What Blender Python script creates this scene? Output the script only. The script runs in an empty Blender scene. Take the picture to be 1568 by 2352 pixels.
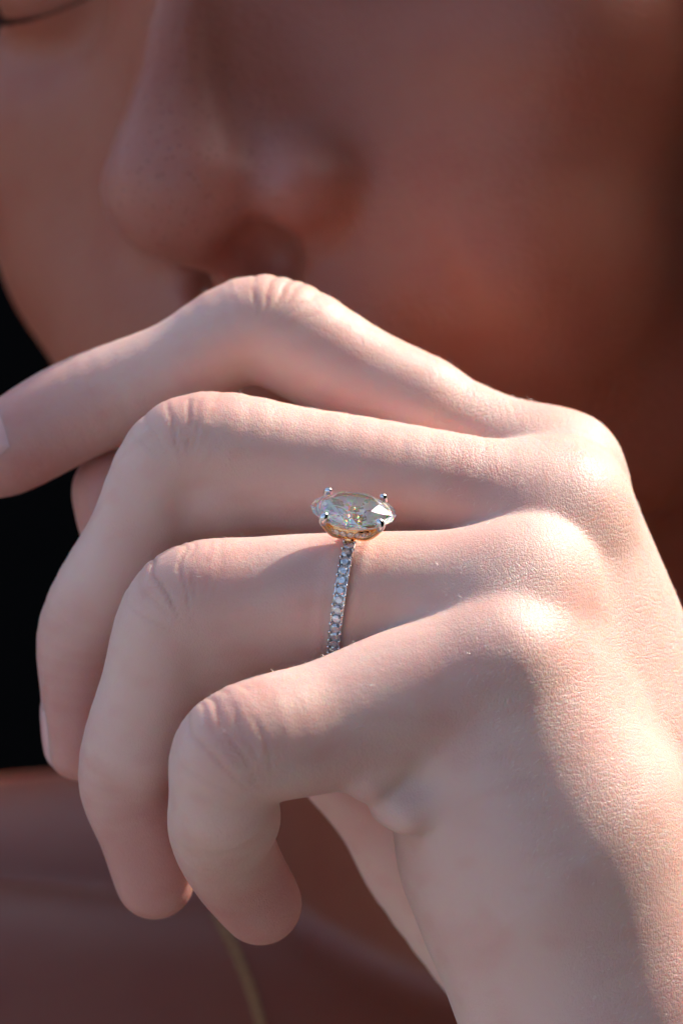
import bpy, bmesh, math, random
import numpy as np
from mathutils import Vector, Matrix
random.seed(7); rng = np.random.default_rng(7)
sc = bpy.context.scene
C = sc.collection
MM = 0.001                      # shapes are modelled in millimetres, the scene is in metres

# ------------------------------------------------------------------ camera, sky, sun, exposure
DIST = 500.0                    # lens to the plane of the ring
PX = 0.0575                     # millimetres per picture unit (1568 units across) at that plane
PITCH = math.radians(-16)       # the camera looks a little down at the bowed head
SUN_VIEW = Vector((0.62, 0.24, 0.74)).normalized()
SUN_E, SKY_S, EXPO = 2.6, 0.15, 1.18

R_VIEW = Matrix.Rotation(PITCH, 4, 'X')
cam_d = bpy.data.cameras.new('camera'); cam = bpy.data.objects.new('camera', cam_d); C.objects.link(cam)
cam_d.sensor_fit = 'VERTICAL'; cam_d.sensor_height = 36.0
cam_d.lens = 36.0 * DIST / (2352 * PX)
cam_d.clip_start = 0.02; cam_d.clip_end = 50
cam_d.dof.use_dof = True; cam_d.dof.focus_distance = (DIST - 10) * MM
cam_d.dof.aperture_fstop = cam_d.lens / 8.0
cam_d.dof.aperture_blades = 9
cam.matrix_world = R_VIEW @ Matrix.Translation((0, -DIST * MM, 0)) @ Matrix.Rotation(math.pi / 2, 4, 'X')
sc.camera = cam

sun_dir = (R_VIEW.to_3x3() @ SUN_VIEW).normalized()
elev = math.asin(sun_dir.z); azim = math.atan2(sun_dir.x, sun_dir.y)
w = bpy.data.worlds.new('World'); sc.world = w; w.use_nodes = True
nt = w.node_tree
sky = nt.nodes.new('ShaderNodeTexSky'); sky.sky_type = 'NISHITA'; sky.sun_disc = False
sky.dust_density = 4.0; sky.sun_elevation = elev; sky.sun_rotation = azim
nt.links.new(sky.outputs['Color'], nt.nodes['Background'].inputs['Color'])
nt.nodes['Background'].inputs['Strength'].default_value = SKY_S
sun_l = bpy.data.lights.new('sun', 'SUN'); sun_l.energy = SUN_E; sun_l.angle = math.radians(0.5)
sun_l.color = (1.0, 0.94, 0.86)
sun = bpy.data.objects.new('sun', sun_l); C.objects.link(sun)
sun.rotation_euler = sun_dir.to_track_quat('Z', 'Y').to_euler(); sun.location = sun_dir * 2
sc.view_settings.view_transform = 'Standard'; sc.view_settings.look = 'None'
sc.view_settings.exposure = EXPO; sc.view_settings.gamma = 1.0
sc.cycles.max_bounces = 20; sc.cycles.transmission_bounces = 18; sc.cycles.glossy_bounces = 8
sc.cycles.diffuse_bounces = 5; sc.cycles.transparent_max_bounces = 12
sc.cycles.blur_glossy = 0.2; sc.cycles.sample_clamp_indirect = 6.0
sc.cycles.use_denoising = True; sc.cycles.adaptive_threshold = 0.02

# ------------------------------------------------------------------ helpers
def at(px, py, y=0.0):
    k = PX * (DIST + y) / DIST
    return np.array(((px - 784) * k, y, (1176 - py) * k))
def rad(r, y=0.0): return r * PX * (DIST + y) / DIST
def put(o): o.matrix_world = R_VIEW.copy(); return o
def empty(name, label, cat, group=None):
    o = bpy.data.objects.new(name, None); C.objects.link(o); o.empty_display_size = 0.01
    o['label'] = label; o['category'] = cat
    if group: o['group'] = group
    return put(o)
def link(name, me, mat, parent=None, smooth=True):
    o = bpy.data.objects.new(name, me); C.objects.link(o)
    if mat and not me.materials: me.materials.append(mat)
    if smooth: me.polygons.foreach_set('use_smooth', np.ones(len(me.polygons), bool))
    if parent: o.parent = parent
    return o
def mesh(name, v, f):
    me = bpy.data.meshes.new(name); v = np.asarray(v, dtype=np.float64) * MM
    me.from_pydata(v.tolist(), [], [list(map(int, q)) for q in f]); me.update(); return me
def quadmesh(name, v, q):
    me = bpy.data.meshes.new(name); n = len(v); m = len(q)
    me.vertices.add(n); me.vertices.foreach_set('co', (v * MM).astype(np.float32).ravel())
    me.loops.add(m * 4); me.loops.foreach_set('vertex_index', q.astype(np.int32).ravel())
    me.polygons.add(m); me.polygons.foreach_set('loop_start', np.arange(0, m * 4, 4, dtype=np.int32))
    me.update(calc_edges=True); me.validate(); return me

# ------------------------------------------------------------------ distance fields
def smin(a, b, k):
    h = np.maximum(k - np.abs(a - b), 0.0); return np.minimum(a, b) - h * h * (0.25 / k)
def smax(a, b, k): return -smin(-a, -b, k)
FAR = 40.0
class Cone:
    """tapered capsule a-b, optionally flattened by factor f along axis e"""
    def __init__(s, a, b, ra, rb, e=None, f=1.0):
        s.a = np.asarray(a, float); s.b = np.asarray(b, float); s.ra, s.rb = ra, rb
        s.e = None if e is None else np.asarray(e, float) / np.linalg.norm(e); s.f = f
        m = max(ra, rb) * max(1, 1 / min(f, 1)); s.lo = np.minimum(s.a, s.b) - m; s.hi = np.maximum(s.a, s.b) + m
    def __call__(s, p):
        ba = s.b - s.a; pa = p - s.a; t = np.clip(pa @ ba / max(ba @ ba, 1e-9), 0, 1)
        q = pa - t[:, None] * ba
        if s.e is not None: q = q + ((s.f - 1) * (q @ s.e))[:, None] * s.e
        return np.sqrt((q * q).sum(1)) - (s.ra + (s.rb - s.ra) * t)
def Ball(c, r): return Cone(c, np.asarray(c, float) + 1e-4, r, r)
class Ell:
    def __init__(s, c, r, R=None):
        s.c = np.asarray(c, float); s.r = np.asarray(r, float); s.R = R
        m = max(r); s.lo = s.c - m; s.hi = s.c + m
    def __call__(s, p):
        q = p - s.c
        if s.R is not None: q = q @ s.R
        k0 = np.sqrt(((q / s.r) ** 2).sum(1)); k1 = np.sqrt(((q / s.r ** 2) ** 2).sum(1))
        return k0 * (k0 - 1.0) / np.maximum(k1, 1e-6)
class Op:
    """list of (primitive, k): smooth union for k > 0, smooth subtraction for k < 0"""
    def __init__(s, items):
        s.items = items
        s.lo = np.min([i.lo for i, k in items if k >= 0], 0); s.hi = np.max([i.hi for i, k in items if k >= 0], 0)
    def __call__(s, p):
        lo, hi = p.min(0), p.max(0); d = np.full(len(p), FAR); m = 1.5 * max(abs(k) for _, k in s.items) + 4.0
        for it, k in s.items:
            if (it.lo > hi + m).any() or (it.hi < lo - m).any(): continue
            v = it(p)
            if k > 0: d = smin(d, v, k)
            elif k == 0: d = np.minimum(d, v)
            else: d = smax(d, -v, -k)
        return d
class Moved:
    def __init__(s, op, R, o):
        s.op, s.R, s.o = op, R, np.asarray(o, float)
        cs = np.array([[x, y, z] for x in (op.lo[0], op.hi[0]) for y in (op.lo[1], op.hi[1]) for z in (op.lo[2], op.hi[2])]) @ R.T + s.o
        s.lo, s.hi = cs.min(0), cs.max(0)
    def __call__(s, p): return s.op((p - s.o) @ s.R)

def chunked(fn, p, n=30000):
    out = np.empty(len(p))
    for i in range(0, len(p), n): out[i:i + n] = fn(p[i:i + n])
    return out
def surface(fn, lo, hi, h, margin=1.0, keep=None):
    B = 8; lo = np.asarray(lo, float); nb = np.maximum(1, np.ceil((np.asarray(hi) - lo) / (h * B)).astype(int))
    g = np.stack(np.meshgrid(*[np.arange(k) for k in nb], indexing='ij'), -1).reshape(-1, 3)
    cc = lo + (g + 0.5) * B * h - 0.5 * h
    dc = np.empty(len(cc))
    for i in range(0, len(cc), 4000): dc[i:i + 4000] = fn(cc[i:i + 4000])
    n = nb * B; D = np.repeat(np.repeat(np.repeat(np.where(dc > 0, 9.0, -9.0).astype(np.float32).reshape(nb), B, 0), B, 1), B, 2)
    act = np.abs(dc) < 0.87 * B * h + margin
    if keep is not None: act &= keep(cc, B * h)
    ga = g[act]; off = np.stack(np.meshgrid(*[np.arange(B)] * 3, indexing='ij'), -1).reshape(-1, 3)
    step = 48
    for i in range(0, len(ga), step):
        idx = (ga[i:i + step, None, :] * B + off[None]).reshape(-1, 3)
        # evaluate block by block groups (neighbouring blocks are contiguous)
        D[idx[:, 0], idx[:, 1], idx[:, 2]] = fn(lo + idx * h)
    S = D < 0
    sub = [S[i:n[0] - 1 + i, j:n[1] - 1 + j, k:n[2] - 1 + k] for i in (0, 1) for j in (0, 1) for k in (0, 1)]
    anyc = sub[0].copy(); allc = sub[0].copy()
    for q in sub[1:]: anyc |= q; allc &= q
    cells = np.argwhere(anyc & ~allc); vid = np.full(anyc.shape, -1, np.int32)
    vid[cells[:, 0], cells[:, 1], cells[:, 2]] = np.arange(len(cells))
    acc = np.zeros((len(cells), 3)); cnt = np.zeros(len(cells))
    for ax in range(3):
        for u in (0, 1):
            for v in (0, 1):
                o0 = np.zeros(3, int); others = [a for a in range(3) if a != ax]; o0[others[0]] = u; o0[others[1]] = v
                o1 = o0.copy(); o1[ax] = 1
                a = cells + o0; b = cells + o1
                da = D[a[:, 0], a[:, 1], a[:, 2]]; db = D[b[:, 0], b[:, 1], b[:, 2]]
                cr = (da < 0) != (db < 0); t = np.where(cr, da / np.where(da == db, 1, da - db), 0)
                pos = o0 + t[:, None] * (o1 - o0)
                acc[cr] += pos[cr]; cnt[cr] += 1
    V = lo + (cells + acc / cnt[:, None]) * h
    quads = []
    for ax in range(3):
        sl0 = [slice(1, -1)] * 3; sl0[ax] = slice(0, -1); sl1 = [slice(1, -1)] * 3; sl1[ax] = slice(1, None)
        cr = S[tuple(sl0)] != S[tuple(sl1)]
        e = np.argwhere(cr); offs = np.ones(3, int); offs[ax] = 0; e = e + offs
        ins = S[e[:, 0], e[:, 1], e[:, 2]]
        o = [a for a in range(3) if a != ax]; 
        def vv(du, dv):
            c = e.copy(); c[:, o[0]] -= du; c[:, o[1]] -= dv
            return vid[c[:, 0], c[:, 1], c[:, 2]]
        q = np.stack([vv(0, 0), vv(1, 0), vv(1, 1), vv(0, 1)], 1)
        flip = ins if ax == 1 else ~ins
        q[flip] = q[flip][:, ::-1]
        quads.append(q[(q >= 0).all(1)])
    Q = np.concatenate(quads)
    return V, Q
def grad(fn, p, e=0.15):
    g = np.empty_like(p)
    for a in range(3):
        d = np.zeros(3); d[a] = e; g[:, a] = chunked(fn, p + d) - chunked(fn, p - d)
    return g / np.maximum(np.linalg.norm(g, axis=1), 1e-9)[:, None]

#@@BODY
# ------------------------------------------------------------------ the hand
def J(px, py, y, r): return at(px, py, y), rad(r, y)
def spline(js, n=5):
    P = np.array([np.append(a, r) for a, r in js]); out = []
    E = np.vstack([2 * P[0] - P[1], P, 2 * P[-1] - P[-2]])
    for i in range(len(P) - 1):
        p0, p1, p2, p3 = E[i:i + 4]; l1 = np.linalg.norm(p2[:3] - p1[:3])
        m1 = (p2 - p0) / (np.linalg.norm((p2 - p1)[:3]) + np.linalg.norm((p1 - p0)[:3])) * l1
        m2 = (p3 - p1) / (np.linalg.norm((p2 - p1)[:3]) + np.linalg.norm((p3 - p2)[:3])) * l1
        for t in np.arange(n) / n:
            out.append((2*t**3-3*t*t+1)*p1 + (t**3-2*t*t+t)*m1 + (-2*t**3+3*t*t)*p2 + (t**3-t*t)*m2)
    out.append(P[-1]); return np.array(out)
def finger(js, k=0, extra=()):
    S = spline(js)
    return Op([(Cone(a[:3], b[:3], a[3], b[3]), 0.4 if i else 0) for i, (a, b) in enumerate(zip(S[:-1], S[1:]))] + list(extra))
index_j = [J(1288, 1080, 17, 118), J(1108, 1016, 17, 120), J(858, 890, 18, 115), J(610, 750, 19, 118), J(400, 852, 20, 112), J(175, 942, 21, 115), J(20, 1030, 21, 106), J(-50, 1065, 21, 82)]
middle_j = [J(1285, 1180, 6, 138), J(1000, 1118, 5, 130), J(700, 1062, 5, 124), J(430, 1032, 5, 121), J(310, 1240, 9, 112), J(195, 1440, 13, 104), J(186, 1600, 16, 90), J(187, 1712, 18, 82)]
ring_j = [J(1200, 1355, -5, 140), J(1000, 1360, -5, 140), J(800, 1363, -5, 139), J(600, 1370, -5, 136), J(428, 1392, -5, 132), J(350, 1580, -1, 118), J(285, 1780, 3, 104), J(330, 1920, 7, 98), J(356, 2022, 10, 90)]
pinky_j = [J(1145, 1530, -14, 150), J(950, 1600, -15, 163), J(760, 1665, -18, 151), J(545, 1725, -22, 140), J(512, 1830, -17, 121), J(506, 1905, -12, 117), J(540, 1990, -3, 108), J(598, 2076, 4, 95)]
thumb_j = [J(1262, 2228, 26, 222), J(990, 1975, 30, 155), J(892, 1830, 30, 140), J(500, 1420, 28, 125), J(310, 1215, 27, 118), J(270, 1130, 27, 105)]
pads = (((Cone(at(660, 795, 19), at(960, 930, 17), rad(112), rad(118)), 2.0),), ((Cone(at(500, 1105, 6), at(860, 1125, 5), rad(112), rad(122)), 2.0), (Cone(at(450, 1150, 8), at(520, 1145, 6), rad(88), rad(85)), 2.5)), ((Cone(at(500, 1430, -4), at(820, 1400, -4), rad(122), rad(132)), 2.0), (Cone(at(440, 1520, -2), at(520, 1500, -3), rad(80), rad(80)), 2.5), (Ball(at(322, 1738, 0), rad(80)), 2.0)), ((Cone(at(520, 1850, -19), at(556, 1882, -15), rad(104), rad(82)), 2.2),))
fingers = [finger(j, 0, e) for j, e in zip((index_j, middle_j, ring_j, pinky_j), pads)]
thumb = finger(thumb_j)
wr = at(1900, 2750, 6)
palm = Op([
    (Cone(at(1285, 1088, 17), at(1830, 2560, 20), rad(120), rad(190)), 0),
    (Cone(at(1280, 1185, 7), at(1800, 2620, 12), rad(128), rad(200)), 12),
    (Cone(at(1200, 1360, -4), at(1700, 2640, 3), rad(129), rad(205)), 12),
    (Cone(at(1145, 1535, -13), at(1600, 2640, -5), rad(140), rad(205)), 11),
    (Cone(at(1184, 1965, -6), at(1420, 2500, -4), rad(250), rad(292)), 10),
    (Cone(at(1170, 1800, 8), at(1480, 2450, 14), rad(200), rad(280)), 10),
    (Cone(at(1000, 1660, -12), at(1250, 1950, -8), rad(150), rad(250)), 9),
    (Cone(at(1160, 1600, -10), at(1300, 1880, -8), rad(152), rad(190)), 8),
    (Cone(at(1650, 2600, 6), wr, 20, 23, (0.6, -0.5, 0.4), 1.2), 12),
    (Cone(wr, at(3000, 5200, 30), 24, 38), 12),
])
class Hand:
    lo = np.minimum.reduce([f.lo for f in fingers] + [palm.lo, thumb.lo]); hi = np.maximum.reduce([f.hi for f in fingers] + [palm.hi, thumb.hi])
    def __call__(s, p):
        P = palm(p); d = smin(P, thumb(p), 5.0)
        for f, k in zip(fingers, (6.0, 6.0, 6.0, 2.6)): d = smin(d, smin(P, f(p), k), 0.5)
        return d
hand0 = Hand()
EYE = np.array((0, -DIST, 0.0))
def hit(fn, px, py, y0=-45.0):
    """where the line of sight through a picture point meets a field"""
    d = at(px, py, 0) - EYE; d = d / np.linalg.norm(d); p = EYE + d * (DIST + y0)
    for _ in range(90):
        v = float(fn(p[None])[0])
        if v < 0.02: break
        p = p + d * min(v, 4.0) * 0.8
    return p
# two soft folds of flesh pushed out where the little finger bends into the palm
for (ax_, ay_), (bx_, by_), (ix_, iy_), r_, k_ in (((848, 1794), (905, 1738), (925, 1740), 44, 1.3), ((899, 1846), (966, 1782), (975, 1775), 46, 1.2), ((938, 1870), (1020, 1832), (1020, 1825), 42, 1.2)):
    yi = hit(hand0, ix_, iy_)[1]; r0 = rad(r_)
    palm.items.append((Cone(at(ax_, ay_, yi + 0.92 * r0 + 0.6), at(bx_, by_, yi + 1.3 * r0), r0, r0 * 0.95), k_ + 0.5))
grooves = []
class Hand2:
    lo, hi = hand0.lo, hand0.hi
    def __call__(s, p):
        d = hand0(p); lo, hi = p.min(0), p.max(0)
        for c, k in grooves:
            if (c.lo > hi + 4).any() or (c.hi < lo - 4).any(): continue
            d = smax(d, -c(p), -k if k < 0 else k)
        return d
hand = Hand2()
# ------------------------------------------------------------------ head and torso
yaw, roll, tip_pitch = math.radians(-32), math.radians(-7), math.radians(0)
RH = np.array(Matrix.Rotation(roll, 3, 'Y') @ Matrix.Rotation(yaw, 3, 'Z'))
NOSE = at(412, 420, 50)
H0 = NOSE - RH @ np.array((0, -8, 9.0))
head_items = [
    (Ell((0, 90, 78), (73, 92, 82)), 0), (Ell((0, 60, 8), (57, 58, 66)), 20),
]
for s in (-1, 1):
    head_items += [(Ball((s * 42, 32, 24), 20), 14), (Ball((33, 27, -9), 20) if s > 0 else Ball((-28, 28, -12), 18), 14),
                   (Cone((44 if s > 0 else -34, 65, -28), (s * 12, 20, -50), 11, 12), 14),
                   (Cone((s * 8, 10, 64), (s * 40, 20, 64), 9, 9), 12),
                   (Ball((s * 33, 2, 46), 10), -12), (Ell((s * 32, 20, 46), (14.5, 13.5, 12)), 3), (Cone((s * 45, 12, 37), (s * 32, 8, 32.5), 0.5, 0.5), -3.0), (Cone((s * 32, 8, 32.5), (s * 19, 10, 39), 0.5, 0.4), -3.0)]
head_items += [(Ell((0, 18, -16), (27, 17, 17)), 10), (Ball((-41, 36, 6), 20), 10), (Cone((-20, 4, -20.5), (20, 4, -20.5), 2.5, 2.5), 5), (Cone((-23, 3, -21), (0, -1.5, -20), 0.7, 0.8), -2.5), (Cone((23, 3, -21), (0, -1.5, -20), 0.7, 0.8), -2.5), (Ball((0, 15, -52), 13), 12),
               (Cone((0, 8, 54), (0, -3, 28), 5.0, 5.5), 6), (Cone((0, -3, 28), (0, -8.0, 9), 5.5, 11.6), 3),
               (Cone((0, -6, 1), (0, 3, -3), 4, 4), 3)]
for s in (-1, 1):
    head_items += [(Cone((s * 3.5, 5, 30), (s * 6.8 if s > 0 else -6, 4, 10.5), 6.5, 8.4), 4), (Cone((s * 5, 10, 44), (s * 10, 10.5, 14), 6, 7), 6), (Ell((s * 14.6, 4.5, 6.2), (7.2, 11, 7.4)) if s > 0 else Ell((-10, 5, 6), (7, 9, 6.5)), 4.5),
                   
                   (Cone((s * 30, 4, 0), (s * 36, 6, -16), 0.1, 0.1), -5.0),
                   (Ell((8 if s > 0 else -5, -1, -3.5), (5.0 if s > 0 else 3, 8, 6)), -2.0)]
head = Moved(Op(head_items), RH, H0)
neck_top = H0 + RH @ np.array((0, 95, -20.0))
torso = Op([
    (Cone(neck_top, (40, 195, -130), 48, 54), 0),
    (Cone((-190, 220, -106), (30, 205, -91), 44, 50), 20), (Cone((230, 190, -140), (40, 185, -105), 45, 48), 20),
    (Ell((30, 230, -220), (170, 98, 150)), 25),
    (Cone((-170, 165, -86), (30, 150, -112), 32, 40), 4), (Cone((-150, 160, -130), (60, 145, -160), 50, 60), 20),
    (Cone((235, 190, -145), (230, 90, -380), 42, 38), 20), (Cone((230, 90, -380), at(3000, 5200, 30), 38, 38), 12),
])
class Person:
    def __call__(s, p):
        lo, hi = p.min(0), p.max(0)
        def near(o, m=8): return not ((o.lo > hi + m).any() or (o.hi < lo - m).any())
        d = np.full(len(p), FAR)
        if near(torso, 20): d = torso(p)
        if near(head, 20): d = smin(d, head(p), 14.0)
        if near(hand): d = smin(d, hand(p), 0.4)
        return d
body_sdf = Person()
HLO, HHI = np.array((-62.0, -38, -84)), np.array((62.0, 46, 40))
import time; _t = time.time()
V1, Q1 = surface(lambda p: hand(p), HLO, HHI, 0.42)
print('hand', len(V1), time.time() - _t)
def not_hand(cc, b): return np.ones(len(cc), bool)
elbow = at(3000, 5200, 30)
rest = Op([(torso, 0), (head, 14.0), (Cone(wr + (elbow - wr) * 0.2, elbow, 26, 38), 10.0)])
V2, Q2 = surface(rest, (-260, 5, -420), (300, 330, 260), 2.0, 3.0)
print('rest', len(V2), time.time() - _t)

# ------------------------------------------------------------------ materials
class NB:
    """small helper to wire shader nodes"""
    def __init__(s, name):
        s.m = bpy.data.materials.new(name); s.m.use_nodes = True; s.t = s.m.node_tree; s.p = s.t.nodes['Principled BSDF']; s.out = s.t.nodes['Material Output']
    def n(s, typ, props=None, **ins):
        nd = s.t.nodes.new(typ)
        for k, v in (props or {}).items(): setattr(nd, k, v)
        for k, v in ins.items(): s.set(nd, k, v)
        return nd
    def set(s, nd, k, v):
        sock = nd.inputs[int(k[1:])] if k[0] == '_' and k[1:].isdigit() else nd.inputs[k.replace('__', ' ')]
        if isinstance(v, bpy.types.NodeSocket): s.t.links.new(v, sock)
        elif hasattr(v, 'outputs'): s.t.links.new(v.outputs[0], sock)
        else: sock.default_value = v
    def math(s, op, a, b=None, c=None, clamp=False):
        nd = s.n('ShaderNodeMath', {'operation': op, 'use_clamp': clamp}, _0=a)
        if b is not None: s.set(nd, '_1', b)
        if c is not None: s.set(nd, '_2', c)
        return nd.outputs[0]
    def attr(s, name): return s.n('ShaderNodeAttribute', {'attribute_name': name})
    def ramp(s, x, a, b): return s.n('ShaderNodeMapRange', {'interpolation_type': 'SMOOTHSTEP'}, Value=x, From__Min=a, From__Max=b).outputs[0]
    def mix(s, f, a, b, mode='MIX'):
        nd = s.n('ShaderNodeMix', {'data_type': 'RGBA', 'blend_type': mode}); s.set(nd, '_0', f)
        for i, v in ((6, a), (7, b)): s.set(nd, '_%d' % i, v)
        return nd.outputs[2]
def plain(name, col, rough=0.5, metal=0.0, spec=0.5):
    b = NB(name); b.p.inputs['Base Color'].default_value = (*col, 1); b.p.inputs['Roughness'].default_value = rough
    b.p.inputs['Metallic'].default_value = metal; b.p.inputs['Specular IOR Level'].default_value = spec
    return b
def make_skin(hand_):
    b = NB('hand_skin' if hand_ else 'face_skin'); co = b.n('ShaderNodeTexCoord').outputs['Object']
    mm = b.n('ShaderNodeVectorMath', {'operation': 'SCALE'}, _0=co, Scale=1000.0).outputs[0]
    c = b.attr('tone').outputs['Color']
    if hand_:
        wt = b.attr('crease_t').outputs['Fac']; ww = b.attr('crease_w').outputs['Fac']; dors = b.attr('dorsum').outputs['Fac']; brk = b.attr('wobble').outputs['Fac']
        v1b = b.n('ShaderNodeTexVoronoi', {'feature': 'DISTANCE_TO_EDGE', 'voronoi_dimensions': '1D'}, W=b.math('MULTIPLY_ADD', brk, 1.5, wt), Scale=1.2, Randomness=1.0).outputs['Distance']
        l2 = b.math('MULTIPLY', b.math('SUBTRACT', 1.0, b.ramp(v1b, 0.0, 0.2)), b.ramp(brk, -0.2, 0.5))
        cre = b.math('MULTIPLY_ADD', b.math('MULTIPLY', ww, l2), 0.3, b.attr('groove').outputs['Fac'])
        c = b.mix(b.math('MULTIPLY', cre, 0.34, clamp=True), c, (0.72, 0.40, 0.32, 1), 'MULTIPLY')
        n3 = b.n('ShaderNodeTexNoise', Vector=mm, Scale=1.3, Detail=3.0, Roughness=0.65)
        wv = b.n('ShaderNodeVectorMath', {'operation': 'MULTIPLY_ADD'}, _0=n3.outputs['Color'], _1=(0.4, 0.4, 0.4), _2=b.n('ShaderNodeMapping', Vector=mm, Rotation=(0.3, 0.9, 0.2), Scale=(1.0, 0.8, 0.5)).outputs[0]).outputs[0]
        lines = []
        for e, sc_ in (((0.79, 0.53, -0.31), 1.15), ((0.36, -0.43, -0.83), 1.4)):
            u = b.n('ShaderNodeVectorMath', {'operation': 'DOT_PRODUCT'}, _0=mm, _1=e).outputs['Value']
            u = b.math('MULTIPLY_ADD', brk, 0.35, b.math('MULTIPLY_ADD', n3.outputs[0], 1.1, u))
            lines.append(b.ramp(b.n('ShaderNodeTexVoronoi', {'feature': 'DISTANCE_TO_EDGE', 'voronoi_dimensions': '1D'}, W=u, Scale=sc_, Randomness=0.9).outputs['Distance'], 0.0, 0.2))
        hatch = b.math('MINIMUM', lines[0], lines[1])
        d2 = b.n('ShaderNodeTexVoronoi', {'feature': 'DISTANCE_TO_EDGE'}, Vector=wv, Scale=3.2).outputs['Distance']
        H = b.math('MULTIPLY', b.math('MULTIPLY', hatch, dors), 0.04)
        H = b.math('MULTIPLY_ADD', b.ramp(d2, 0.0, 0.25), b.math('MULTIPLY_ADD', dors, 0.02, 0.016), H)
        H = b.math('MULTIPLY_ADD', n3.outputs[0], 0.075, H)
        H = b.math('MULTIPLY_ADD', cre, -0.05, H)
        rough = b.math('MULTIPLY_ADD', n3.outputs[0], 0.25, 0.32)
    else:
        pore = b.attr('pore').outputs['Fac']
        vp = b.n('ShaderNodeTexVoronoi', {'feature': 'F1'}, Vector=mm, Scale=1.0, Randomness=1.0)
        fr = b.math('MULTIPLY', b.ramp(vp.outputs['Distance'], 0.42, 0.12), b.math('MULTIPLY', pore, b.ramp(vp.outputs['Color'], 0.3, 0.7)))
        c = b.mix(b.math('MULTIPLY', fr, 0.42), c, (0.40, 0.20, 0.16, 1), 'MULTIPLY')
        n3 = b.n('ShaderNodeTexNoise', Vector=mm, Scale=0.9, Detail=2.0)
        H = b.math('MULTIPLY_ADD', fr, -0.1, b.math('MULTIPLY', n3.outputs[0], 0.15)); rough = b.math('MULTIPLY_ADD', n3.outputs[0], 0.2, 0.38)
    b.set(b.p, 'Normal', b.n('ShaderNodeBump', Height=H, Strength=1.0, Distance=0.001)); b.set(b.p, 'Base Color', c)
    b.set(b.p, 'Roughness', rough); b.p.inputs['Specular IOR Level'].default_value = 0.4
    b.p.inputs['Subsurface Weight'].default_value = 1.0; b.p.inputs['Subsurface Radius'].default_value = (1.0, 0.27, 0.13)
    b.p.inputs['Subsurface Scale'].default_value = 0.0018
    return b.m
skin, face_skin = make_skin(True), make_skin(False)

person = empty('person', 'person with bowed head holding a bent hand before the mouth', 'person')
Vb = np.concatenate([V1, V2]); Qb = np.concatenate([Q1, Q2 + len(V1)])
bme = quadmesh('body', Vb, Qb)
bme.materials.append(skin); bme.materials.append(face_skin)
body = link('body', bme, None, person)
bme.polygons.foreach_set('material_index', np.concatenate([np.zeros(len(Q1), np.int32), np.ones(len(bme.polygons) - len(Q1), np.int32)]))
nh, nb_ = len(V1), len(Vb)
N1 = grad(hand, V1, 0.3)
HAND_TONE, FACE_SHADE_TONE = np.array((0.72, 0.467, 0.392)), np.array((0.36, 0.112, 0.066))  # face is redder, and darkened further to put its shade into the skin colour
tone = np.ones((nb_, 4)); tone[:nh, :3] = HAND_TONE; tone[nh:, :3] = FACE_SHADE_TONE
crt = np.zeros(nb_); crw = np.zeros(nb_); grv = np.zeros(nb_); disp = np.zeros(nh); dors = np.zeros(nb_); pore = np.zeros(nb_)
def ss(x, a, b): t = np.clip((x - a) / (b - a), 0, 1); return t * t * (3 - 2 * t)
def lumps(p, wave, seed, n=14):
    """smooth irregular field of about unit size with features of the given size (mm)"""
    r = np.random.default_rng(seed); o = np.zeros(len(p))
    for i in range(n):
        k = r.normal(size=3); k *= 2 * math.pi / (wave * r.uniform(0.6, 1.8)) / np.linalg.norm(k); o += np.sin(p @ k + r.uniform(0, 6.3))
    return o / math.sqrt(n / 2) * 0.7
wob1 = lumps(V1, 6.0, 3); wob2 = lumps(V1, 3.0, 4)
best = np.full(nh, 1e9); fs = np.zeros(nh); fid = np.full(nh, -1)
splines = [spline(j) for j in (index_j, middle_j, ring_j, pinky_j, thumb_j)]
for k, S in enumerate(splines):
    L = np.concatenate([[0], np.cumsum(np.linalg.norm(np.diff(S[:, :3], axis=0), axis=1))])
    for i in range(len(S) - 1):
        a, ba = S[i, :3], S[i + 1, :3] - S[i, :3]
        t = np.clip((V1 - a) @ ba / (ba @ ba), 0, 1); d = np.linalg.norm(V1 - a - t[:, None] * ba, axis=1) - S[i, 3]
        m = d < best; best[m] = d[m]; fs[m] = L[i] + t[m] * (L[i + 1] - L[i]); fid[m] = k
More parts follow.
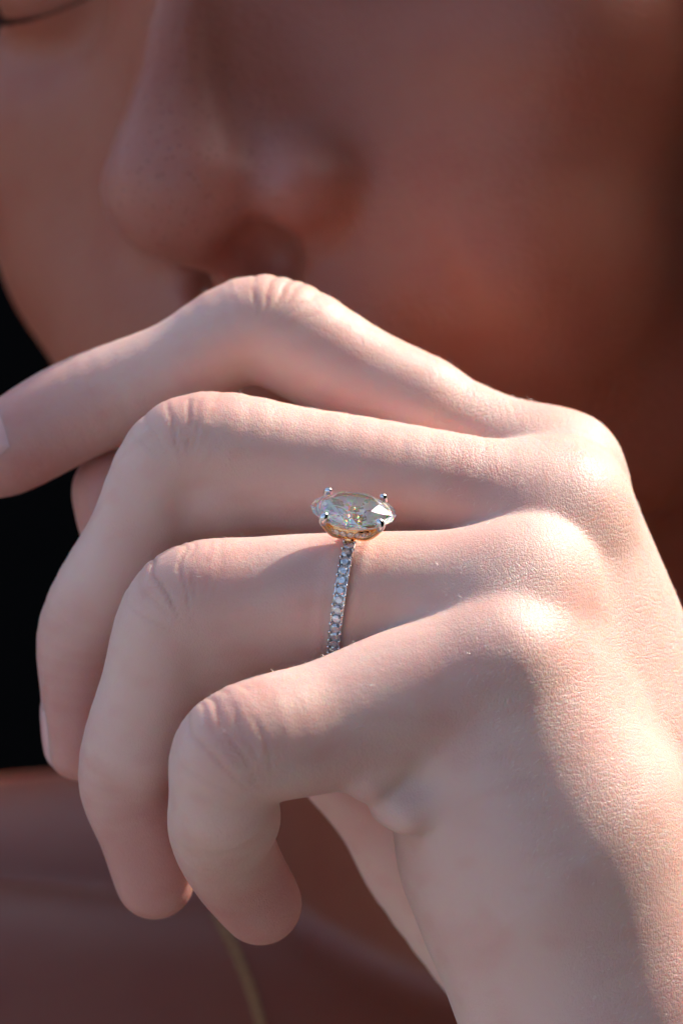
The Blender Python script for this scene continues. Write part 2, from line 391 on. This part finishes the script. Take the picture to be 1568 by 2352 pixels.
def joint(k, ji, amp, wid, flush=0.0):
    js = (index_j, middle_j, ring_j, pinky_j, thumb_j)[k]; p = js[ji][0]; S = splines[k]
    i = int(np.argmin(np.linalg.norm(S[:, :3] - p, axis=1))); L = np.concatenate([[0], np.cumsum(np.linalg.norm(np.diff(S[:, :3], axis=0), axis=1))])
    u = js[ji - 1][0] - p; v = js[ji + 1][0] - p; dv = -(u / np.linalg.norm(u) + v / np.linalg.norm(v)); dv /= np.linalg.norm(dv)
    m = (fid == k) & (best < 2.5); tg = (v / np.linalg.norm(v) - u / np.linalg.norm(u)); tg /= np.linalg.norm(tg)
    q = V1 - p; r_ = js[ji][1]; t = r_ * np.arctan2(q @ tg, np.maximum(q @ dv + 0.25 * r_, 0.5)) * 1.15
    wgt = np.where(m, np.exp(-((t + 1.5) / wid) ** 2) * ss(N1 @ dv, -0.1, 0.6), 0)
    sel = wgt > crw[:nh]; crt[:nh][sel] = t[sel] + 0.3 * wob1[sel] + 37.7 * k + 11.3 * ji; crw[:nh][sel] = (wgt * amp)[sel]
    tw_ = t + 0.35 * wob1 + 0.1 * wob2; G = np.zeros(nh); R_ = np.random.default_rng(31 + 7 * k + ji)
    for c0 in (-9.0, -6.9, -4.9, -3.1, -1.1, 1.7, 5.0):
        c0 += R_.normal(0, 0.35); fade = ss(wob2 + R_.normal(0, .4), -1.6, -0.3)
        G = np.maximum(G, np.exp(-((tw_ - c0) / 0.34) ** 2) * fade * R_.uniform(0.4, 1.0))
    disp[:] = np.maximum(disp, G * wgt * amp); grv[:nh] = np.maximum(grv[:nh], G * wgt * amp)
    g = (wgt * flush)[:, None]; tone[:nh, :3] = tone[:nh, :3] * (1 - g) + g * np.array((0.66, 0.36, 0.27))
for k, ji in ((0, 3), (1, 3), (2, 4), (3, 3)): joint(k, ji, 1.0, 7.0, 0.4)
for k, ji in ((0, 5), (1, 5), (2, 6), (3, 5)): joint(k, ji, 0.25, 4.0, 0.3)
for k, S in enumerate(splines):            # fingertips are redder, and their shade is put into the colour too
    Lk = np.linalg.norm(np.diff(S[:, :3], axis=0), axis=1).sum()
    g = np.where((fid == k) & (best < 3), ss(fs, Lk - 26, Lk - 6), 0)[:, None] * 0.8
    tone[:nh, :3] = tone[:nh, :3] * (1 - g) + g * np.array((0.54, 0.235, 0.195))
dn = np.array((0.617, -0.45, 0.5)); dn /= np.linalg.norm(dn)
pxx = V1[:, 0] / PX * DIST / (DIST + V1[:, 1]) + 784; pzz = 1176 - V1[:, 2] / PX * DIST / (DIST + V1[:, 1])
dors[:nh] = ss(N1 @ dn, 0.15, 0.6) * ss(pxx, 900, 1150) * np.clip(0.75 + 0.35 * lumps(V1, 11.0, 9), 0.25, 1.1)
fl = ss(V2[:, 2], 0, 20) * 0
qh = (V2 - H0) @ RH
chest_shade = ss(V2[:, 2], -30, -50)[:, None]; g = (ss(np.linalg.norm((qh - (33, 10, -3)) / (20, 25, 22), axis=1), 1.3, 0.2) * 0.75)[:, None]; tone[nh:, :3] = tone[nh:, :3] * (1 - g) + g * np.array((0.52, 0.155, 0.075))  # right cheek reddened: warm bounce off the hand put into the skin colour
tone[nh:, :3] *= 1 - chest_shade * np.array((0.36, 0.46, 0.56))  # chest darkened and browned: its shade put into the colour
pore[nh:] = ss(np.linalg.norm((qh - (0, -8, 14)) / (16, 14, 18), axis=1), 1.5, 0.6)
g = (ss(np.linalg.norm((qh - (0, -6, 6)) / (22, 14, 12), axis=1), 1.6, 0.5) * 0.5)[:, None]
tone[nh:, :3] = tone[nh:, :3] * (1 - g) + g * np.array((0.52, 0.25, 0.21))
RC0 = at(793, 1363, -5); AX0 = np.array((0.983, -0.08, -0.148)); AX0 /= np.linalg.norm(AX0)      # the ring presses a shallow furrow
xr = (V1 - RC0) @ AX0; rr_ = np.linalg.norm(V1 - RC0 - xr[:, None] * AX0, axis=1); mr = (fid == 2) & (np.abs(xr) < 6) & (rr_ < 9.5)
press = np.where(mr, 0.34 * np.exp(-(xr / 1.0) ** 2) - 0.16 * np.exp(-((np.abs(xr) - 2.1) / 0.9) ** 2), 0)
V1 = V1 - N1 * press[:, None]
bme.vertices.foreach_set('co', (np.concatenate([V1 - N1 * (0.22 * disp)[:, None], V2]) * MM).astype(np.float32).ravel()); bme.update()
g = (ss(lumps(Vb, 14.0, 5), -0.2, 1.4) * 0.27)[:, None]; tone[:, :3] *= 1 - g * np.array((0.10, 0.38, 0.38))
g = (ss(lumps(Vb, 3.2, 6), 0.0, 1.5) * 0.25)[:, None]; tone[:, :3] *= 1 - g * np.array((0.08, 0.28, 0.30))
wobb = np.zeros(nb_); wobb[:nh] = lumps(V1, 4.0, 8)
for nm, arr in (('wobble', wobb), ('groove', grv), ('crease_t', crt), ('crease_w', crw), ('dorsum', dors), ('pore', pore)):
    at_ = bme.attributes.new(nm, 'FLOAT', 'POINT'); at_.data.foreach_set('value', arr.astype(np.float32))
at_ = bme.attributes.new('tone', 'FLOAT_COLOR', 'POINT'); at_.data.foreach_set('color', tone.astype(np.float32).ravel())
print('attr', time.time() - _t)

# hair: long locks swept over the crown, falling beside the cheeks
hair_m = plain('dark_brown_hair', (0.018, 0.009, 0.006)).m
def tube(path, radii, n=8):
    path = np.asarray(path, float); V = []; F = []
    t = np.gradient(path, axis=0); t /= np.linalg.norm(t, axis=1)[:, None]
    u = np.cross(t[0], (0.31, 0.2, 0.93)); u /= np.linalg.norm(u)
    for i in range(len(path)):
        u = u - (u @ t[i]) * t[i]; u /= np.linalg.norm(u); v = np.cross(t[i], u)
        for k in range(n):
            a = 2 * math.pi * k / n; V.append(path[i] + radii[i] * (math.cos(a) * u + math.sin(a) * v))
    for i in range(len(path) - 1):
        for k in range(n): F.append((i*n+k, i*n+(k+1)%n, (i+1)*n+(k+1)%n, (i+1)*n+k))
    F.append(tuple(range(n))[::-1]); F.append(tuple(range((len(path)-1)*n, len(path)*n)))
    return V, F
class Bag:
    def __init__(s): s.v = []; s.f = []
    def add(s, VF):
        o = len(s.v); s.v += [tuple(q) for q in VF[0]]; s.f += [tuple(i + o for i in f) for f in VF[1]]
    def build(s, name, m, parent, smooth=True): return link(name, mesh(name, s.v, s.f), m, parent, smooth)
hb_ = Bag()
for i in range(150):
    u = i / 149; ph = math.radians(-16 + 178 * u)         # from the right temple round the back to the left ear
    cx, cy = max(-1.0, min(1.0, 1.5 * math.cos(ph))), math.sin(ph); ex, ey = 79 + rng.normal(0, 2.5), 96 + rng.normal(0, 2.5)
    side = lambda f, g=0: np.array((f * ex * cx, 88 + g + f * ey * cy, 0))
    back = ss(np.array(u), 0.62, 0.85); r_ = rng.normal(0, 3)
    pts = [np.array((0, 70, 162.0)), side(0.62) + (0, 0, 147), side(0.98) + (0, 0, 100), side(1.04) + (0, 0, 45),
           side(1.0 - 0.45 * back, 25 * back) + (-r_ + 24 * back, 0, -25), side(1.06 - 0.6 * back, 55 * back) + (r_ + 30 * back, 0, -95), side(0.98 - 0.6 * back, 60 * back) + (30 * back, 0, -165 + 3 * r_)]
    S = spline([(p, r) for p, r in zip(pts, (6, 8, 8.5, 8, 7.5, 6.5, 1.5))], 4)
    hb_.add(tube(S[:, :3] @ RH.T + H0, S[:, 3]))
for i in range(40):                        # the under layer at the nape
    ph = math.radians(45 + 85 * i / 39); cx, cy = max(-1.0, min(1.0, 1.5 * math.cos(ph))), math.sin(ph)
    pts = [np.array((f * 76 * cx + e, 88 + f * 106 * cy + g, z)) for f, e, g, z in ((0.9, 0, 0, 90), (0.92, 0, 2, 30), (0.9, 6, 6, -20), (0.86, 12, 10, -65), (0.8, 14, 10, -100))]
    S = spline([(p, r) for p, r in zip(pts, (7, 8, 8, 7, 2))], 3); hb_.add(tube(S[:, :3] @ RH.T + H0, S[:, 3]))
for i in range(26):                        # the front of the hair above the brow
    x = -62 + 124 * i / 25; 
    pts = [(x * 0.5, 30, 156), (x * 0.85, 2 + abs(x) * 0.25, 140), (x, -4 + abs(x) * 0.45, 112), (x * 1.08, 2 + abs(x) * 0.5, 90 + rng.normal(0, 3))]
    S = spline([(np.array(p), r) for p, r in zip(pts, (7, 7, 6, 2))], 4)
    hb_.add(tube(S[:, :3] @ RH.T + H0, S[:, 3]))
hb_.build('hair', hair_m, person)

dark = plain('dark_backdrop', (0.004, 0.004, 0.004), 1.0, 0, 0).m
bv, bf = [], []
prof = [(-1.6, .75), (-.8, .75), (0, .75), (.45, .72), (.62, .6), (.7, .35), (.72, .1), (.72, -.15), (.7, -.4), (.6, -.65), (.42, -.85), (.22, -.95)]  # only the rear run is seen; right and front walls added to block skylight
for i, (x, y) in enumerate(prof): bv += [(x * 1000, y * 1000, -900), (x * 1000, y * 1000, 600 if i < 4 else 520 if i < 7 else (520, 1100, 1400, 1400, 1400)[i - 7])]
for i in range(len(prof) - 1): bf.append((2 * i, 2 * i + 2, 2 * i + 3, 2 * i + 1))
# unseen dark panel overhead, added to block sky light on the near right
o_ = len(bv); bv += [(60, -1000, 1150), (720, -1000, 1150), (720, -60, 950), (60, -60, 950)]; bf.append((o_, o_ + 1, o_ + 2, o_ + 3))
bk = link('backdrop_with_flags', mesh('backdrop_with_flags', bv, bf), dark)
put(bk); bk['kind'] = 'structure'
gb = NB('grey_paving'); gb.p.inputs['Roughness'].default_value = 0.9
gn = gb.n('ShaderNodeTexNoise', Vector=gb.n('ShaderNodeTexCoord').outputs['Object'], Scale=6.0, Detail=6.0)
gb.set(gb.p, 'Base Color', gb.mix(gn.outputs[0], (0.17, 0.15, 0.14, 1), (0.24, 0.22, 0.20, 1)))
gr = link('ground', mesh('ground', [(-3e4, -3e4, -1250), (3e4, -3e4, -1250), (3e4, 3e4, -1250), (-3e4, 3e4, -1250)], [(0, 1, 2, 3)]), gb.m); gr['kind'] = 'structure'

# ------------------------------------------------------------------ fingernails
nail_b = NB('fingernail'); nail_b.p.inputs['Base Color'].default_value = (0.66, 0.37, 0.34, 1); nail_b.p.inputs['Roughness'].default_value = 0.14
nail_b.p.inputs['Subsurface Weight'].default_value = 0.6; nail_b.p.inputs['Subsurface Radius'].default_value = (1, 0.4, 0.3); nail_b.p.inputs['Subsurface Scale'].default_value = 0.001
def nail(fn, c, axis, nrm, wid, lng):
    axis = axis / np.linalg.norm(axis); nrm = nrm - axis * (nrm @ axis); nrm /= np.linalg.norm(nrm); side = np.cross(axis, nrm)
    n = 14; V = []; F = []
    for i in range(n + 1):
        for j in range(n + 1):
            u, v = 2 * i / n - 1, 2 * j / n - 1
            m = max(abs(u), abs(v)); q = math.hypot(u, v); k = m / q if q > 1e-6 else 1; k = 0.45 * k + 0.55
            ang = u * k * wid / 9.0; d0 = nrm * math.cos(ang) + side * math.sin(ang); o = c + axis * v * k * lng / 2
            p = o + d0 * 14
            for _ in range(60):
                dd = float(fn(p[None])[0])
                if dd < 0.01: break
                p = p - d0 * min(dd, 3.0) * 0.8
            e = max(abs(u), abs(v)); V.append(p + d0 * (0.32 * (1 - e ** 4) - 0.12 * (e > 0.99)))
    for i in range(n):
        for j in range(n): F.append((i*(n+1)+j, i*(n+1)+j+1, (i+1)*(n+1)+j+1, (i+1)*(n+1)+j))
    return link('fingernail', mesh('fingernail', V, F), nail_b.m, person)
nail(fingers[0], at(-36, 1058, 21), at(-50, 1065, 21) - at(175, 950, 21), np.array((-0.35, -0.8, 0.55)), 8.0, 11)
nail(fingers[1], at(187, 1690, 17), at(187, 1712, 18) - at(186, 1600, 16), np.array((-0.96, 0.28, 0.0)), 7.5, 10)

# ------------------------------------------------------------------ the ring
gold = plain('yellow_gold', (0.98, 0.60, 0.30), 0.13, 1.0).m; white_gold = plain('white_gold', (0.74, 0.71, 0.70), 0.12, 1.0).m
def make_diamond(name, spread, back, sparkle=0.0):
    """clear dispersive crown; 'back' is how much of the light the pavilion facets turn round (total reflection)"""
    b = NB(name); b.t.nodes.remove(b.p); prev = None if spread else b.n('ShaderNodeBsdfGlass', Roughness=0.0, IOR=2.42)
    for col, ior in () if not spread else (((1, 0, 0, 1), 2.42 - spread), ((0, 1, 0, 1), 2.42), ((0, 0, 1, 1), 2.42 + spread)):
        g = b.n('ShaderNodeBsdfGlass', Color=col, Roughness=0.0, IOR=ior)
        prev = g if prev is None else b.n('ShaderNodeAddShader', _0=prev, _1=g)
    if back or sparkle:
        gl = b.n('ShaderNodeBsdfGlossy', Color=(1, 1, 1, 1), Roughness=0.02)
        prev = b.n('ShaderNodeMixShader', _0=back, _1=prev, _2=gl)
        prev = b.n('ShaderNodeMixShader', _0=sparkle, _1=prev, _2=b.n('ShaderNodeBsdfDiffuse', Color=(0.90, 0.93, 1.0, 1)))  # white diffuse stands in for light the stone would return
    b.t.links.new(prev.outputs[0], b.out.inputs['Surface']); return b.m
gem_m, gem_back, gem_dark = make_diamond('diamond_crown', 0.005, 0.12, 0.05), make_diamond('diamond_pavilion_bright', 0.006, 0.85, 0.75), make_diamond('diamond_pavilion_dim', 0.006, 0.85, 0.22)
pave_back, pave_crown, pave_dark = make_diamond('small_diamond_pavilion_bright', 0, 0.85, 0.9), make_diamond('small_diamond_crown', 0, 0.25, 0.14), make_diamond('small_diamond_pavilion_dim', 0, 0.85, 0.3)
def two_sided(me, small=True):
    me.materials.clear(); me.materials.append(pave_crown if small else gem_m); me.materials.append(pave_back if small else gem_back); me.materials.append(pave_dark if small else gem_dark); R = np.random.default_rng(5)
    for f in me.polygons: f.material_index = (1 if R.random() < 0.7 else 2) if f.normal.z < -0.2 else 0  # bright and dim pavilion facets at random: sparkle put into the materials
    return me
ring = empty('engagement_ring', 'gold engagement ring with a large oval diamond and a stone set band', 'ring')
RC = at(793, 1363, -5)
nv = np.array((0.08, -0.55, 0.83)); nv /= np.linalg.norm(nv)
bv_ = np.array((-0.15, -0.82, -0.55)); bv_ -= nv * (bv_ @ nv); bv_ /= np.linalg.norm(bv_)
av = np.cross(bv_, nv) * -1                       # along the finger, to the right
if av[0] < 0: av = -av
RI, RO, BW = 7.92, 9.25, 1.62
def onring(th, r, x=0.0): return RC + r * (math.cos(th) * nv + math.sin(th) * bv_) + x * av
def band_mesh():
    V = []; F = []; n = 160
    prof = [(-0.5, RI + 0.15), (-0.3, RI), (0.3, RI), (0.5, RI + 0.15), (0.5, RO - 0.12), (0.46, RO), (0.38, RO - 0.02), (0.34, RO - 0.2), (-0.34, RO - 0.2), (-0.38, RO - 0.02), (-0.46, RO), (-0.5, RO - 0.12)]
    m = len(prof)
    for i in range(n):
        th = 2 * math.pi * i / n
        for x, r in prof: V.append(onring(th, r, x * BW))
    for i in range(n):
        for k in range(m): F.append((i*m+k, i*m+(k+1) % m, ((i+1) % n)*m+(k+1) % m, ((i+1) % n)*m+k))
    return V, F
V, F = band_mesh(); me = mesh('band', V, F); link('band', me, white_gold, ring, False)
bm_ = bmesh.new(); bm_.from_mesh(me); bmesh.ops.recalc_face_normals(bm_, faces=bm_.faces); bm_.to_mesh(me); bm_.free()
def brilliant(lx, ly, crown, pav, table=0.57, gird=0.03, half=8, tiers=0, jit=0.0):
    """brilliant cut: table, stars, bezels, upper and lower girdle facets, pavilion mains; flat facets"""
    P = []; R = np.random.default_rng(11)
    def add(r, a, z, j=0.0):
        r, a, z = r * (1 + R.normal(0, j)), a + R.normal(0, j), z * (1 + R.normal(0, j)); P.append((lx * r * math.cos(a), ly * r * math.sin(a), z)); return len(P) - 1
    da = 2 * math.pi / half; c2 = math.cos(da / 2)
    T = [add(table, k * da, crown) for k in range(half)]
    rb = 0.80; B = [add(rb, (k + .5) * da, crown * (1 - rb * c2) / (1 - table), jit) for k in range(half)]
    gu = [add(1, k * da / 2, gird) for k in range(2 * half)]; gl = [add(1, k * da / 2, -gird) for k in range(2 * half)]
    cu = add(0, 0, -gird - pav); F = [tuple(T)]
    n2 = 2 * half
    if tiers:
        M2 = [add(0.88, (k + .5) * da / 2, crown * 0.12 / (1 - table) * 1.1, jit) for k in range(n2)]; M1 = [add(0.74, k * da / 2, crown * 0.26 / (1 - table) * 1.08, jit) for k in range(n2)]
        for k in range(n2):
            k1 = (k + 1) % n2; F += [(gu[k], gu[k1], M2[k]), (M2[k], gu[k1], M2[k1]), (M1[k], M2[k], M1[k1]), (M2[k - 1], M2[k], M1[k])]
        for k in range(half):
            k1 = (k + 1) % half; F += [(T[k], M1[2 * k], M1[2 * k + 1]), (T[k], M1[2 * k + 1], T[k1]), (T[k1], M1[2 * k + 1], M1[2 * k1])]
    else:
        for k in range(half):
            k1 = (k + 1) % half; F += [(T[k], B[k], T[k1]), (T[k], B[k - 1], gu[2 * k]), (T[k], gu[2 * k], B[k])]
            F += [(B[k], gu[2 * k], gu[2 * k + 1]), (B[k], gu[2 * k + 1], gu[2 * k1])]
    up = gl
    for t in range(tiers):
        r = 1 - (t + 1) / (tiers + 1); z = -gird - pav * (1 - r * 0.97) ** (1.0 if t else 0.93)
        lo_ = [add(r, (k + .5 * ((t + 1) % 2)) * da / 2, z, jit) for k in range(n2)]; s_ = (t + 1) % 2
        for k in range(n2):
            k1 = (k + 1) % n2
            F += [(up[k], lo_[k], up[k1]), (lo_[k], lo_[k1], up[k1])] if s_ else [(up[k], lo_[k], lo_[k1]), (up[k], lo_[k1], up[k1])]
        up = lo_
    if tiers:
        for k in range(n2): F.append((up[k], cu, up[(k + 1) % n2]))
    else:
        rl = 0.26; L = [add(rl, (k + .5) * da, -gird - pav * (1 - rl * c2)) for k in range(half)]
        for k in range(half):
            k1 = (k + 1) % half; F += [(cu, L[k], gl[2 * k]), (cu, gl[2 * k], L[k - 1]), (L[k], gl[2 * k + 1], gl[2 * k]), (L[k], gl[2 * k1], gl[2 * k + 1])]
    for k in range(n2): k1 = (k + 1) % n2; F.append((gl[k], gl[k1], gu[k1], gu[k]))
    return P, F
def facets(name, PF):
    me = mesh(name, *PF); b = bmesh.new(); b.from_mesh(me); bmesh.ops.recalc_face_normals(b, faces=b.faces); b.to_mesh(me); b.free(); return me
def frame(o, xa, za, loc):
    ya = np.cross(za, xa); M = Matrix(np.column_stack([xa, ya, za]).tolist()).to_4x4(); M.translation = Vector((loc * MM).tolist()); o.matrix_local = M
# the large stone
rot = math.radians(4); ya0 = np.cross(nv, av); ex_ = av * math.cos(rot) + ya0 * math.sin(rot); ey_ = np.cross(nv, ex_)
GX, GY, GH = 5.55, 4.15, 13.05
gem = link('oval_diamond', two_sided(facets('oval_diamond', brilliant(GX, GY, 1.28, 3.55, half=8, tiers=3, jit=0.05)), False), None, ring, False)
frame(gem, ex_, nv, RC + nv * GH)
gem['label'] = 'large oval cut diamond'
# four claws over gold arms
def headpt(x, y, h): return RC + ex_ * x + ey_ * y + nv * h
for sx, sy in ((-1, -1), (1, -1), (-1, 1), (1, 1)):
    ca, sa = 0.765 * sx, 0.644 * sy
    prof = [(0.35, 9.55), (1.5, 9.75), (2.9, 10.45), (4.0, 11.6), (4.62, 12.5), (4.84, 12.95), (4.76, 13.35)]
    S = spline([(headpt(ca * r, sa * r, h), q) for (r, h), q in zip(prof, (0.5, 0.52, 0.50, 0.46, 0.44, 0.43, 0.40))], 5)
    arm = link('prong', mesh('prong', *tube(S[:, :3], S[:, 3], 10)), gold, ring)
    tip = spline([(headpt(ca * r, sa * r, h), q) for r, h, q in ((4.70, 12.55, 0.46), (4.88, 13.0, 0.48), (4.84, 13.4, 0.52), (4.58, 13.68, 0.52), (4.30, 13.74, 0.36), (4.12, 13.7, 0.1))], 5)
    link('claw', mesh('claw', *tube(tip[:, :3], tip[:, 3], 12)), white_gold, arm)['label'] = 'white metal claw tip'
# hidden halo: a gold gallery rail set with small stones
def loop_tube(f, rx, rz, n=72, m=10):
    V = []; F = []
    for i in range(n):
        c, o = f(2 * math.pi * i / n)
        for k in range(m):
            a = 2 * math.pi * k / m; V.append(c + o * rx * math.cos(a) + nv * rz * math.sin(a))
    for i in range(n):
        for k in range(m): F.append((i*m+k, ((i+1) % n)*m+k, ((i+1) % n)*m+(k+1) % m, i*m+(k+1) % m))
    return V, F
def halo_at(A, B, h):
    def f(t):
        o = ex_ * math.cos(t) * B + ey_ * math.sin(t) * A; return headpt(A * math.cos(t), B * math.sin(t), h), o / np.linalg.norm(o)
    return f
link('gallery_rail', mesh('gallery_rail', *loop_tube(halo_at(3.75, 2.75, 11.35), 0.30, 0.62)), gold, ring)
link('gallery_rim', mesh('gallery_rim', *loop_tube(halo_at(4.45, 3.3, 12.25), 0.16, 0.16)), gold, ring)
halo_me = facets('halo_diamond', brilliant(0.48, 0.48, 0.2, 0.32)); two_sided(halo_me)
for i in range(26):
    c, o = halo_at(3.75, 2.75, 11.35)(2 * math.pi * (i + 0.5) / 26); q = o * 0.95 - nv * 0.3; q /= np.linalg.norm(q)
    st = bpy.data.objects.new('halo_diamond', halo_me); C.objects.link(st); st.parent = ring
    xa = np.cross(nv, q); xa /= np.linalg.norm(xa); frame(st, xa, q, c + q * 0.34)
# gold collar under the head with one small stone, then the pave row down each side
S = spline([(onring(math.radians(d), r), q) for d, r, q in ((-9, 9.0, 0.7), (0, 9.45, 0.85), (9, 9.0, 0.7))], 4)
link('collar', mesh('collar', *tube(S[:, :3], S[:, 3], 12)), gold, ring)
pave_me = facets('pave_diamond', brilliant(0.70, 0.655, 0.26, 0.40)); two_sided(pave_me)
bead_b = Bag()
def ico(c, r):
    t = 1.618; k = r / math.hypot(1, t)
    vs = [(-1,t,0),(1,t,0),(-1,-t,0),(1,-t,0),(0,-1,t),(0,1,t),(0,-1,-t),(0,1,-t),(t,0,-1),(t,0,1),(-t,0,-1),(-t,0,1)]
    fs_ = [(0,11,5),(0,5,1),(0,1,7),(0,7,10),(0,10,11),(1,5,9),(5,11,4),(11,10,2),(10,7,6),(7,1,8),(3,9,4),(3,4,2),(3,2,6),(3,6,8),(3,8,9),(4,9,5),(2,4,11),(6,2,10),(8,6,7),(9,8,1)]
    return [tuple(c + np.array(v) * k) for v in vs], fs_
step = math.radians(8.0)
for sgn in (1, -1):
    for i in range(15):
        th = sgn * (math.radians(13.5) + step * i); st = bpy.data.objects.new('pave_diamond', pave_me); C.objects.link(st); st.parent = ring
        z = math.cos(th) * nv + math.sin(th) * bv_; tw = rng.normal(0, 0.3); z = z + av * rng.normal(0, 0.14) + np.cross(z, av) * rng.normal(0, 0.14); z /= np.linalg.norm(z)
        xa = av * math.cos(tw) + np.cross(z, av) * math.sin(tw); xa -= z * (xa @ z); xa /= np.linalg.norm(xa); frame(st, xa, z, onring(th, RO - 0.03))
        for e in (-0.5, 0.5):
            for x in (-0.43, 0.43): bead_b.add(ico(onring(th + e * step * 0.92, RO + 0.10 + rng.normal(0, .02), x * BW), 0.24))
bd = bead_b.build('setting_beads', white_gold, ring); bd['kind'] = 'stuff'
# ------------------------------------------------------------------ fine hair on the hand, lashes, necklace
fuzz_m = plain('pale_hair', (0.92, 0.82, 0.72), 0.25).m
def strand(p, d, bend, ln, r):
    t = np.linspace(0, 1, 5)[:, None]; path = p + d * ln * t + bend * ln * t ** 2
    return tube(path, r * (1 - 0.75 * t[:, 0]), 3)
fz = Bag()
cand = np.where((fid >= 0) & (best < 1.5) & (N1[:, 2] > 0.35) & (pxx > 460) & (pxx < 1250))[0]
wp = np.ones(len(cand)); cand = rng.choice(cand, 1500, replace=False)
for i in cand:
    n_ = N1[i]; d = n_ * 0.55 + np.array((-0.75, 0, 0.1)) + rng.normal(0, 0.25, 3); d /= np.linalg.norm(d)
    fz.add(strand(V1[i] - n_ * 0.05, d, -n_ * 0.25 + rng.normal(0, 0.12, 3), rng.uniform(0.4, 1.2), rng.uniform(0.010, 0.017)))
cand = np.where((dors[:nh] > 0.35) & (V1[:, 2] > -80))[0]; cand = rng.choice(cand, min(5500, len(cand)), replace=False)
for i in cand:
    n_ = N1[i]; d = np.array((-0.55, -0.45, -0.55)) + rng.normal(0, 0.28, 3); d -= n_ * (d @ n_); d /= np.linalg.norm(d); d = d + n_ * rng.uniform(0.12, 0.4); d /= np.linalg.norm(d)
    fz.add(strand(V1[i] - n_ * 0.05, d, -n_ * 0.25 + rng.normal(0, 0.15, 3), rng.uniform(0.4, 1.2), rng.uniform(0.018, 0.042)))
fo = fz.build('fine_hair', fuzz_m, person); fo['kind'] = 'stuff'; fo['label'] = 'pale down on the fingers and back of the hand'
lash = Bag()
for i in range(46):
    u = i / 45 * 2 - 1; base = np.array((-32 + 13.5 * u, 6.5 + 5 * u * u, 43.2 - 3.5 * (1 - u * u)))
    d = np.array((0.35 * u, -0.9, -0.45)); lash.add(strand(base @ RH.T + H0, d @ RH.T, np.array((0, -0.1, 0.35)) @ RH.T, 8 + rng.normal(0, 1), 0.11))
lash.build('eyelashes', hair_m, person)['label'] = 'dark lashes of the lowered eye'
chain_m = plain('dull_gold', (0.6, 0.36, 0.16), 0.3, 1.0).m
neck = empty('necklace', 'thin blurred golden chain lying on the shadowed chest below the fingertips', 'necklace')
cb = Bag(); link_me = None
def chest(px, py): return hit(torso, px, py, 40.0) + np.array((0, -0.7, 0))
cp = [chest(px, py) for px, py in ((470, 2040), (505, 2110), (540, 2180), (572, 2260), (600, 2352), (625, 2440), (645, 2540))]
CP = spline([(p, 1.0) for p in cp], 12)[:, :3]; Ls = np.concatenate([[0], np.cumsum(np.linalg.norm(np.diff(CP, axis=0), axis=1))])
lk = Bag(); tt = np.linspace(0, 2 * math.pi, 13); ring_path = np.stack([1.25 * np.cos(tt), 0.62 * np.sin(tt), 0 * tt], 1)
lk.add(tube(ring_path, np.full(13, 0.2), 6)); lm = mesh('chain_link', lk.v, lk.f); lm.materials.append(chain_m)
lm.polygons.foreach_set('use_smooth', np.ones(len(lm.polygons), bool))
for i, q in enumerate(np.arange(0, Ls[-1], 1.75)):
    p = np.array([np.interp(q, Ls, CP[:, a]) for a in range(3)]); p2 = np.array([np.interp(min(q + 0.5, Ls[-1]), Ls, CP[:, a]) for a in range(3)]); p1 = np.array([np.interp(max(q - 0.5, 0), Ls, CP[:, a]) for a in range(3)])
    xa = (p2 - p1) / np.linalg.norm(p2 - p1); za = np.array((0, -1.0, 0.1)); za -= xa * (xa @ za); za /= np.linalg.norm(za); ya = np.cross(za, xa)
    za = za * math.cos(0.8 * (-1) ** i) + ya * math.sin(0.8 * (-1) ** i)
    o = bpy.data.objects.new('chain_link', lm); C.objects.link(o); o.parent = neck; frame(o, xa, za, p)
